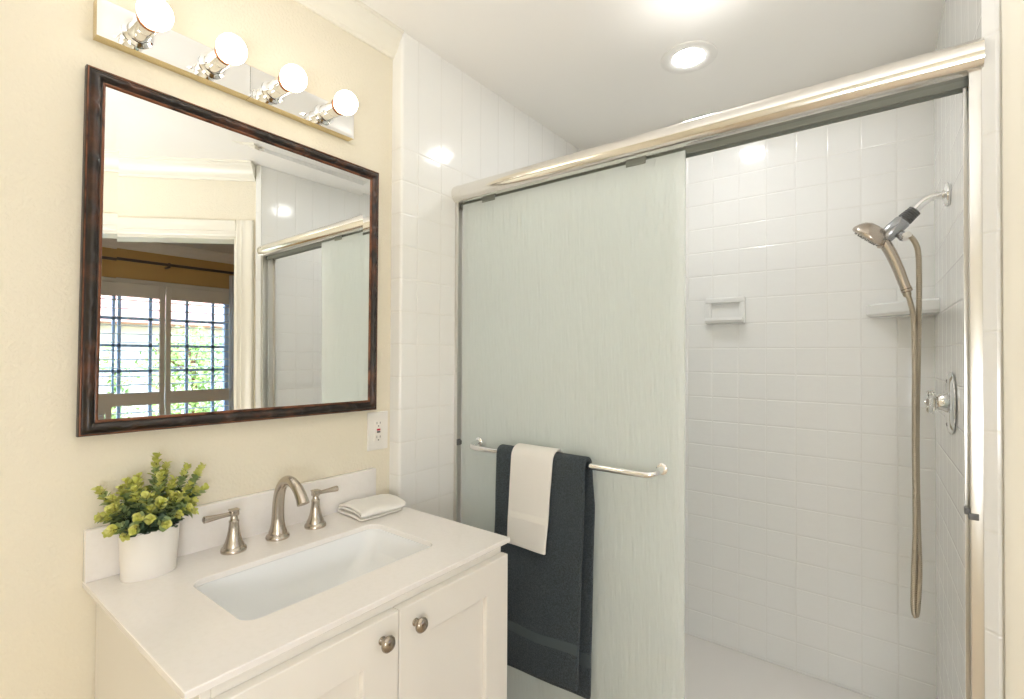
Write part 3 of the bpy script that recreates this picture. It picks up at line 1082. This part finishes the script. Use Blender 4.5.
bm = NB(); box(bm, (0.098, 1.3560, 0.152), (0.858, 1.3620, 1.893), 0.0006, 1)
obj('glass', bm, RAIN, t)
bm = NB()
for x in (0.20, 0.75):
    box(bm, (x - 0.03, 1.3550, 1.884), (x + 0.03, 1.3630, 1.903), 0.001, 1)
obj('hanger', bm, GREYM, t)

# ------------------------------------------------------------------ towels over the bar
def drape(name, x0, x1, rad, zf, zbk, mats, label, thick, bands, off_back=0.0, bow=0.006, seed=0, nx=26, lean=0.0, sway=0.0, splay=0.008, wave=None):
    """profile: back hem -> up over the bar -> front hem"""
    bm = NB()
    prof = []
    nb = 36
    zc = BZ
    for k in range(nb):
        z = zbk + (zc - zbk) * k / nb
        prof.append((BY + rad + splay * 0.3 * (1 - k / nb), z, 'b'))
    for k in range(11):
        a = PI * k / 10
        prof.append((BY + rad * math.cos(a), zc + rad * math.sin(a), 't'))
    nf = 44
    for k in range(1, nf + 1):
        z = zc + (zf - zc) * k / nf
        prof.append((BY - rad - splay * (k / nf), z, 'f'))
    rows = []
    for (y, z, side) in prof:
        drop = max(0.0, zc - z)
        row = []
        for i in range(nx + 1):
            u_ = i / nx
            x = x0 + (x1 - x0) * u_
            amt = min(1.0, drop / 0.25)
            sg = -1 if side == 'f' else 1
            uw, ws = (u_, seed) if wave is None else ((x - wave[0]) / (wave[1] - wave[0]), wave[2])
            wv = (bow if wave is None else wave[3]) * amt * (math.sin(uw * 5.2 + ws) * 0.6 + math.sin(uw * 11 + ws * 2 + drop * 5) * 0.25)
            if side == 'b':
                wv *= 0.4
            nzv = 0.0016 * noise.noise(Vector((x * 18, drop * 14, seed + (0 if side == 'f' else 9))))
            xx = x + (off_back * min(1, drop / 0.12) if side == 'b' else 0) + lean * drop + 0.0025 * noise.noise(Vector((drop * 9, u_ * 2, seed + 3))) * amt
            yy = y + sg * abs(wv) * 0.0 + wv + nzv
            if side == 'b':
                yy = min(yy, 1.3155 - thick / 2)
            zz = z
            if side != 't':
                hem = (z - (zf if side == 'f' else zbk)) / (zc - (zf if side == 'f' else zbk))
                zz = z + (1 - hem) * sway * (0.5 - u_)
            row.append(bm.verts.new((xx, yy, zz)))
        rows.append(row)
    for k, (r0, r1) in enumerate(zip(rows[:-1], rows[1:])):
        zm = (prof[k][1] + prof[k + 1][1]) / 2
        side = prof[k][2]
        hemz = zf if side == 'f' else zbk
        mi = 0
        if side != 't':
            for b0, b1 in bands:
                if b0 <= zm - hemz <= b1:
                    mi = 1
        for i in range(nx):
            f = bm.faces.new((r0[i], r0[i + 1], r1[i + 1], r1[i]))
            f.smooth = True
            f.material_index = mi
    o = obj(name, bm, mats, smooth=False)
    for p in o.data.polygons:
        p.use_smooth = True
    s = o.modifiers.new('thickness', 'SOLIDIFY'); s.thickness = thick; s.offset = 0
    b = o.modifiers.new('soft', 'SUBSURF'); b.levels = 1; b.render_levels = 2
    return o


o = drape('bath_towel', 0.308, 0.634, BR + 0.011, 0.376, 0.325, [DTOWEL, DBAND], '', 0.013, [(0.100, 0.135)], off_back=0.012, bow=0.010, seed=1.3, lean=-0.022, sway=-0.020, splay=0.012)
tag(o, 'large dark slate bath towel hanging over the shower door towel bar', 'towel')
o = drape('hand_towel', 0.378, 0.532, BR + 0.011 + 0.0135, 0.752, 0.77, [WTOWEL, WBAND], '', 0.008, [(0.088, 0.102), (0.012, 0.02)], bow=0.003, seed=4.1, nx=18, lean=-0.035, sway=-0.004, splay=0.012, wave=(0.308, 0.634, 1.3, 0.010))
tag(o, 'small white hand towel laid over the dark bath towel', 'towel')

# ------------------------------------------------------------------ shower fittings on the right wall
SYY = 1.86
t = thing('shower_pipe_fitting', 'chrome shower arm with grey bracket coming out of the right shower wall', 'shower arm', (1.46, SYY, 1.80))
bm = NB()
path = smooth_path([(1.4615, SYY, 1.805), (1.440, SYY, 1.805), (1.420, SYY, 1.802), (1.401, SYY, 1.790), (1.386, SYY, 1.772), (1.372, SYY, 1.755)], 6)
tube(bm, path, 0.0105, 16)
obj('pipe', bm, CHROME, t)
bm = NB(); lathe(bm, [(0.033, 0.0), (0.034, 0.003), (0.033, 0.007), (0.028, 0.010), (0.013, 0.012), (0.012, 0.016)], (1.4615, SYY, 1.805), (-1, 0, 0), 32)
obj('flange', bm, CHROME, t)
ax0, ax1 = Vector((1.387, SYY, 1.773)), Vector((1.306, SYY, 1.694))
ad = (ax1 - ax0).normalized()
bm = NB()
pr = [(0.0145, 0.0)]
for k in range(6):
    pr += [(0.0175 + 0.0006 * k, 0.002 + 0.0060 * k), (0.0175 + 0.0006 * k, 0.0055 + 0.0060 * k), (0.0160 + 0.0006 * k, 0.0060 + 0.0060 * k)]
pr.append((0.019, 0.039))
lathe(bm, pr, ax0, ad, 24)
obj('grip_sleeve', bm, DKGREY, t)
bm = NB()
lathe(bm, [(0.0190, 0.038), (0.0215, 0.042), (0.0225, 0.075), (0.0215, 0.098), (0.0185, 0.104), (0.012, 0.106)], ax0, ad, 24)
lathe(bm, [(0.010, 0.0), (0.0125, 0.004), (0.0125, 0.02), (0.010, 0.024)], ax0 + ad * 0.070 + Vector((0.012, 0, -0.014)), (0.55, -0.2, -0.80), 16)
br = obj('bracket', bm, GREYPL, t)
bm = NB()
nutp = ax0 + ad * 0.068 + Vector((0.026, -0.004, -0.030))
lathe(bm, [(0.011, 0.0), (0.0135, 0.003), (0.0135, 0.014), (0.011, 0.018)], nutp - Vector((0.003, 0, -0.010)), (0.45, -0.15, -0.86), 12)
obj('outlet_nut', bm, WPL, br)

# the hand shower held by the bracket
HC = Vector((1.2775, SYY - 0.002, 1.711))                     # centre of the head
t = thing('hand_shower', 'champagne nickel hand shower resting in the grey bracket', 'hand shower', HC)
hn = Vector((-0.64, 0.10, -0.76)).normalized()
bm = NB()
lathe(bm, [(0.0, -0.036), (0.020, -0.034), (0.034, -0.027), (0.045, -0.014), (0.0505, -0.002), (0.0515, 0.003), (0.0500, 0.008), (0.0455, 0.010)], HC, hn, 36, cap1=False)
obj('head', bm, SHEAD, t)
bm = NB()
lathe(bm, [(0.0445, 0.008), (0.0430, 0.011), (0.030, 0.0125), (0.012, 0.0145), (0, 0.015)], HC, hn, 36)
for rr, cnt in ((0.037, 20), (0.026, 14), (0.016, 8)):
    for k in range(cnt):
        a = 2 * PI * k / cnt
        e1 = hn.cross(Vector((0, 1, 0))).normalized(); e2 = hn.cross(e1)
        lathe(bm, [(0.0018, 0), (0.0012, 0.003)], HC + hn * (0.0112 if rr > 0.03 else 0.0128) + (e1 * math.cos(a) + e2 * math.sin(a)) * rr, hn, 6, mi=1)
o = obj('spray_face', bm, [SHEAD, DKGREY], t)
bm = NB()
path = smooth_path([(1.296, SYY, 1.714), (1.312, SYY, 1.690), (1.330, SYY, 1.650), (1.346, SYY, 1.605), (1.3585, SYY, 1.562), (1.3635, SYY, 1.545)], 6)
m_ = len(path)
tube(bm, path, [0.0165 - 0.0038 * i / m_ for i in range(m_)], 20)
lathe(bm, [(0.0138, 0), (0.0142, 0.002), (0.0142, 0.006), (0.0125, 0.007), (0.0142, 0.008), (0.0142, 0.014), (0.010, 0.016)], path[-2], (0.30, 0, -0.95), 18)
obj('handle', bm, SHEAD, t)
bm = NB()
lathe(bm, [(0.006, 0), (0.006, 0.010), (0.009, 0.012), (0.009, 0.018), (0.0, 0.020)], HC + Vector((0.028, -0.006, -0.022)), (-0.05, -0.25, -0.95), 14)
obj('selector_lever', bm, SHEAD, t)

# hose
t = thing('shower_hose', 'ribbed metal shower hose looping down from the hand shower', 'hose', (1.386, SYY, 0.58))
bm = NB()
ctrl = [(1.3655, SYY, 1.532), (1.3735, SYY, 1.505), (1.3810, SYY, 1.455), (1.3835, SYY, 1.36), (1.3830, SYY - 0.004, 1.10), (1.3840, SYY - 0.006, 0.85), (1.3800, SYY - 0.004, 0.70), (1.3790, SYY - 0.002, 0.615),
        (1.3835, SYY, 0.585), (1.3885, SYY + 0.002, 0.615), (1.3925, SYY + 0.004, 0.72), (1.3900, SYY + 0.012, 0.86), (1.3880, SYY + 0.012, 1.10), (1.3920, SYY + 0.012, 1.36), (1.3945, SYY + 0.008, 1.55),
        (1.3930, SYY + 0.002, 1.64), (1.3860, SYY - 0.004, 1.675), (1.3730, SYY - 0.006, 1.697), (nutp.x + 0.004, nutp.y - 0.002, nutp.z - 0.004)]
path = smooth_path(ctrl, 14)
# resample evenly and rib it
res = [path[0]]
acc = 0.0
step = 0.0026
for a, b in zip(path[:-1], path[1:]):
    L = (b - a).length
    d = step - acc
    while d <= L:
        res.append(a.lerp(b, d / L))
        d += step
    acc = (acc + L) % step
tube(bm, res, [0.0076 if i % 2 else 0.0066 for i in range(len(res))], 10)
obj('ribbed_tube', bm, HOSE, t)
bm = NB(); lathe(bm, [(0.0095, 0), (0.0105, 0.002), (0.0105, 0.016), (0.0085, 0.022)], (1.3630, SYY, 1.541), (0.25, 0, -0.97), 14)
obj('end_nut', bm, HOSE, t)

# valve
VC = Vector((1.4618, 1.812, 1.2146))
t = thing('shower_valve', 'round chrome shower valve with a clear knob on the right shower wall', 'shower valve', VC)
bm = NB(); lathe(bm, [(0.086, 0), (0.086, 0.003), (0.078, 0.009), (0.060, 0.012), (0.045, 0.010), (0.030, 0.012), (0.024, 0.022), (0.022, 0.03)], VC, (-1, 0, 0), 40)
obj('escutcheon', bm, CHROME, t)
for sz in (-1, 1):
    bm = NB(); lathe(bm, [(0.005, 0), (0.005, 0.002), (0, 0.003)], VC + Vector((-0.0105, 0, sz * 0.060)), (-1, 0, 0), 12)
    obj('screw', bm, DKGREY, t)
bm = NB(); lathe(bm, [(0.014, 0.022), (0.014, 0.026), (0.012, 0.027), (0.012, 0.036), (0.008, 0.037)], VC, (-1, 0, 0), 20)
obj('stem', bm, NICKEL, t)
bm = NB()
rings = []
for r, h in ((0.013, 0.022), (0.0145, 0.027), (0.016, 0.032), (0.026, 0.036), (0.031, 0.040), (0.031, 0.050), (0.024, 0.055), (0.010, 0.056)):
    rings.append([bm.verts.new(VC + Vector((-h, r * (1 + 0.05 * math.cos(8 * a)) * math.cos(a), r * (1 + 0.05 * math.cos(8 * a)) * math.sin(a)))) for a in [2 * PI * k / 48 for k in range(48)]])
for A_, B_ in zip(rings[:-1], rings[1:]):
    for k in range(48):
        bm.faces.new((A_[k], A_[(k + 1) % 48], B_[(k + 1) % 48], B_[k])).smooth = True
bm.faces.new(rings[0]); bm.faces.new(rings[-1])
o = obj('knob', bm, ACRYL, t); o['label'] = 'clear fluted acrylic knob'
bm = NB(); lathe(bm, [(0.007, 0), (0.007, 0.002), (0, 0.003)], VC + Vector((-0.0562, 0, 0)), (-1, 0, 0), 14)
obj('cap', bm, CHROME, t)

# soap dish and corner shelf on the back wall
t = thing('soap_dish', 'white ceramic recessed soap dish on the tiled back wall', 'soap dish', (0.755, SB, 1.54))
bm = NB()
x0, x1, z0, z1 = 0.673, 0.836, 1.482, 1.597
box(bm, (x0 + 0.0005, SB - 0.0200, z0), (x0 + 0.022, SB - 0.001, z1 - 0.012), 0.004, 3)
box(bm, (x1 - 0.022, SB - 0.0200, z0), (x1 - 0.0005, SB - 0.001, z1 - 0.012), 0.004, 3)
box(bm, (x0, SB - 0.022, z1 - 0.024), (x1, SB - 0.0005, z1), 0.006, 3)
box(bm, (x0 + 0.002, SB - 0.004, z0 + 0.004), (x1 - 0.002, SB - 0.0005, z1 - 0.004))
obj('surround', bm, GLAZE, t)
bm = NB()
extrude(bm, [(0, 0), (-0.040, 0.004), (-0.047, 0.014), (-0.044, 0.026), (-0.038, 0.026), (-0.034, 0.016), (-0.004, 0.012), (0, 0.012)], (x0 + 0.004, SB - 0.001, z0), (x1 - 0.004, SB - 0.001, z0), (0, 1, 0), (0, 0, 1), smooth=True)
obj('tray', bm, GLAZE, t)
bm = NB()
SCX = 1.4545
pts = [(SCX - 0.198, SB - 0.001)]
for k in range(9):
    a = k / 8
    bx = (SCX - 0.198) * (1 - a) + (SCX + 0.002) * a
    by = (SB - 0.014) * (1 - a) + (SB - 0.165) * a
    bul = 0.030 * math.sin(PI * a)
    pts.append((bx - bul * 0.64 * 0.6, by - bul * 0.77 * 0.6))
pts += [(SCX + 0.004, SB - 0.001)]
lowz, hiz = 1.489, 1.536
r0 = [bm.verts.new((SCX + (x - SCX) * 0.94, SB + (y - SB) * 0.94, lowz)) for x, y in pts]
r1 = [bm.verts.new((x, y, lowz + 0.010)) for x, y in pts]
r2_ = [bm.verts.new((x, y, hiz - 0.006)) for x, y in pts]
r3 = [bm.verts.new((SCX + (x - SCX) * 0.96, SB + (y - SB) * 0.96, hiz)) for x, y in pts]
r4 = [bm.verts.new((SCX + (x - SCX) * 0.86, SB + (y - SB) * 0.86, hiz - 0.008)) for x, y in pts]
np_ = len(pts)
for A_, B_ in ((r0, r1), (r1, r2_), (r2_, r3), (r3, r4)):
    for k in range(np_):
        bm.faces.new((A_[k], A_[(k + 1) % np_], B_[(k + 1) % np_], B_[k]))
bm.faces.new(list(reversed(r0))); bm.faces.new(r4)
o = obj('corner_shelf', bm, GLAZE)
tag(o, 'white ceramic corner shelf behind the shower hose on the tiled wall', 'shelf')

# ------------------------------------------------------------------ lights in the ceiling
LCX, LCY = 0.757, 1.768
t = thing('recessed_light', 'round white recessed ceiling light above the shower', 'ceiling light', (LCX, LCY, ZC))
bm = NB(); lathe(bm, [(0.096, 0.0005), (0.096, -0.003), (0.090, -0.006), (0.060, -0.004), (0.053, -0.001)], (LCX, LCY, ZC), (0, 0, 1), 48, cap0=False, cap1=False)
obj('trim_ring', bm, WPL, t)
bm = NB(); lathe(bm, [(0.0, -0.0015), (0.054, -0.0015), (0.054, -0.0005), (0, -0.0005)], (LCX, LCY, ZC), (0, 0, 1), 48)
obj('lens', bm, LENS, t)
DC = (2.06, 0.62, ZC)
t = thing('ceiling_dome_light', 'frosted dome ceiling light near the bedroom doorway', 'ceiling light', DC)
bm = NB(); lathe(bm, [(0.13, 0), (0.135, -0.008), (0.13, -0.018), (0.12, -0.02)], DC, (0, 0, 1), 40)
obj('base_ring', bm, NICKEL, t)
bm = NB(); lathe(bm, [(0.122, -0.018), (0.115, -0.045), (0.09, -0.07), (0.05, -0.085), (0.0, -0.09)], DC, (0, 0, 1), 40, cap0=False)
obj('dome', bm, DOME, t)

# ------------------------------------------------------------------ bedroom window seen in the mirror
bm = NB()
fr = 0.045
box(bm, (BX + 0.07, WY0, WZ0), (BX + 0.12, WY0 + fr, WZ1)); box(bm, (BX + 0.07, WY1 - fr, WZ0), (BX + 0.12, WY1, WZ1))
box(bm, (BX + 0.07, WY0, WZ0), (BX + 0.12, WY1, WZ0 + fr)); box(bm, (BX + 0.07, WY0, WZ1 - fr), (BX + 0.12, WY1, WZ1))
for y in (0.10, 0.37, 0.60, 0.87, 1.105, 1.337, 1.570, 1.868, 2.100):
    box(bm, (BX + 0.085, y - 0.012, WZ0), (BX + 0.105, y + 0.012, WZ1))
for z in (1.24, 1.47, 1.715):
    box(bm, (BX + 0.085, WY0, z - 0.012), (BX + 0.105, WY1, z + 0.012))
w1 = struct('window_1', bm, SASH, 'blue-grey bedroom window sash seen in the mirror')
bm = NB(); box(bm, (BX + 0.093, WY0 + fr, WZ0 + fr), (BX + 0.097, WY1 - fr, WZ1 - fr))
o = obj('window_pane', bm, PANE, w1)
bm = NB()
y0, y1, z0, z1 = WY0 - 0.06, WY1 + 0.06, WZ0 - 0.06, WZ1 + 0.06
box(bm, (BX - 0.022, y0, z0), (BX, WY0, z1), 0.003, 1); box(bm, (BX - 0.022, WY1, z0), (BX, y1, z1), 0.003, 1)
box(bm, (BX - 0.022, WY0, WZ1), (BX, WY1, z1), 0.003, 1); box(bm, (BX - 0.03, y0, z0), (BX, y1, WZ0), 0.003, 1)
struct('trim_5', bm, SHUT, 'pale casing around the shuttered bedroom window')

pans = [(1.652, 2.245), (1.215, 1.644), (0.775, 1.207)]
labs = ['pale plantation shutter panel in the mirror beside the curtain', 'pale plantation shutter panel in the middle of the reflected window', 'pale plantation shutter panel cut off by the mirror frame']
for (a, b), lab in zip(pans, labs):
    t = thing('shutter_panel', lab, 'shutter', (BX - 0.02, (a + b) / 2, WZ0), 'plantation shutters in the bedroom window')
    sa = 0.040
    bm = NB()
    xx0, xx1 = BX - 0.045, BX - 0.018
    zz0, zz1 = WZ0 + 0.005, WZ1 + 0.02
    box(bm, (xx0, a, zz0), (xx1, a + sa, zz1), 0.002, 1); box(bm, (xx0, b - sa, zz0), (xx1, b, zz1), 0.002, 1)
    box(bm, (xx0, a + sa, zz0), (xx1, b - sa, 1.050), 0.002, 1); box(bm, (xx0, a + sa, 1.898), (xx1, b - sa, zz1), 0.002, 1)
    obj('panel_frame', bm, SHUT, t)
    lv0 = None
    for k in range(11):
        z = 1.868 - 0.0747 * k
        if lv0 is None:
            bm = NB()
            prof = [(-0.036, -0.001), (-0.02, -0.0045), (0.02, -0.0045), (0.036, -0.001), (0.02, 0.0035), (-0.02, 0.0035)]
            extrude(bm, prof, (BX - 0.032, a + sa + 0.002, z), (BX - 0.032, b - sa - 0.002, z), (1, 0, 0.06), (0, 0, 1))
            lv0 = obj('louver', bm, SHUT, t)
        else:
            c = lv0.copy(); COL.objects.link(c); c.parent = t
            c.location = lv0.location + Vector((0, 0, -0.0747 * k))

t = thing('curtain_rod', 'dark metal curtain rod above the shuttered window in the mirror', 'curtain rod', (BX - 0.08, 1.0, 2.215))
bm = NB(); tube(bm, [(BX - 0.08, -0.6, 2.215), (BX - 0.08, 2.36, 2.215)], 0.013, 14)
obj('rod', bm, RODM, t)
for y in (1.66, 2.27):
    bm = NB()
    box(bm, (BX - 0.09, y - 0.010, 2.185), (BX - 0.001, y + 0.010, 2.200), 0.002, 1)
    box(bm, (BX - 0.095, y - 0.010, 2.195), (BX - 0.065, y + 0.010, 2.232), 0.003, 1)
    obj('bracket', bm, RODM, t)
bm = NB(); lathe(bm, [(0.013, 0), (0.022, 0.004), (0.026, 0.02), (0.018, 0.036), (0, 0.042)], (BX - 0.08, 2.36, 2.215), (0, 1, 0), 18)
obj('finial', bm, RODM, t)
bm = NB()
rows = []
for j in range(25):
    z = 2.19 - 2.15 * j / 24
    rows.append([bm.verts.new((BX - 0.08 + 0.026 * math.sin(k * 0.9) , 2.185 + 0.16 * k / 42 + 0.01 * (j / 24), z)) for k in range(43)])
for r0, r1 in zip(rows[:-1], rows[1:]):
    for k in range(42):
        bm.faces.new((r0[k], r0[k + 1], r1[k + 1], r1[k])).smooth = True
o = obj('sheer_curtain', bm, SHEER, smooth=False)
o.modifiers.new('thickness', 'SOLIDIFY').thickness = 0.0012
tag(o, 'pale sheer curtain hanging at the end of the reflected window', 'curtain')

# ------------------------------------------------------------------ garden outside the bedroom window
bm = NB(); box(bm, (4.3, -8, -0.3), (16, 14, -0.12))
o = struct('floor_garden', bm, LAWN, 'garden ground outside the bedroom window')
o['category'] = 'ground'
t = thing('neighbour_house', 'pale house with a reddish roof beyond the bedroom window', 'house', (13.0, 5.0, -0.12))
bm = NB(); box(bm, (12.6, -5, -0.12), (15, 13, 2.3))
obj('house_wall', bm, STUCCO, t)
bm = NB(); extrude(bm, [(11.9, 2.2), (15.6, 4.1), (15.6, 2.2)], (0, -5.4, 0), (0, 13.4, 0), (1, 0, 0), (0, 0, 1))
obj('roof', bm, ROOF, t)


def tree(x, y, h, r, cz, nleaf, label, seed):
    rnd = random.Random(seed)
    t = thing('garden_tree', label, 'tree', (x, y, -0.12), 'trees outside the bedroom window')
    bm = NB()
    tube(bm, smooth_path([(x, y, -0.12), (x + 0.04, y + 0.06, cz * 0.5), (x, y + 0.02, cz), (x + 0.05, y - 0.05, cz + r * 0.5)], 5), [0.06 - 0.0025 * i for i in range(16)], 8)
    for k in range(5):
        a = rnd.uniform(0, 2 * PI)
        tube(bm, [(x, y, cz - r * 0.2), (x + math.cos(a) * r * 0.7, y + math.sin(a) * r * 0.7, cz + r * 0.4)], [0.03, 0.01], 6)
    obj('trunk', bm, BARK, t)
    bm = NB()
    for k in range(nleaf):
        v = Vector((rnd.gauss(0, 1), rnd.gauss(0, 1), rnd.gauss(0, 1))).normalized() * (r * rnd.uniform(0.35, 1.0))
        p = Vector((x, y, cz)) + Vector((v.x, v.y, v.z * h))
        d = Vector((rnd.uniform(-1, 1), rnd.uniform(-1, 1), rnd.uniform(-0.8, 0.6))).normalized()
        s = rnd.uniform(0.05, 0.10)
        e = d.orthogonal().normalized() * s * 0.35
        vs = [bm.verts.new(q) for q in (p, p + d * s * 0.5 + e, p + d * s, p + d * s * 0.5 - e)]
        bm.faces.new(vs)
    obj('foliage', bm, FOLI, t, smooth=False)


tree(7.2, 1.35, 0.8, 0.62, 1.35, 1500, 'leafy tree outside the middle shutter panel', 1)
tree(7.8, 3.2, 0.9, 0.75, 1.25, 1700, 'leafy tree outside the shutter panel beside the curtain', 2)
tree(9.4, 2.3, 0.8, 0.55, 1.0, 1200, 'low leafy tree between the other trees outside the window', 3)
tree(6.6, -0.15, 0.9, 0.50, 1.1, 1200, 'leafy tree outside the shutter panel at the mirror frame', 4)
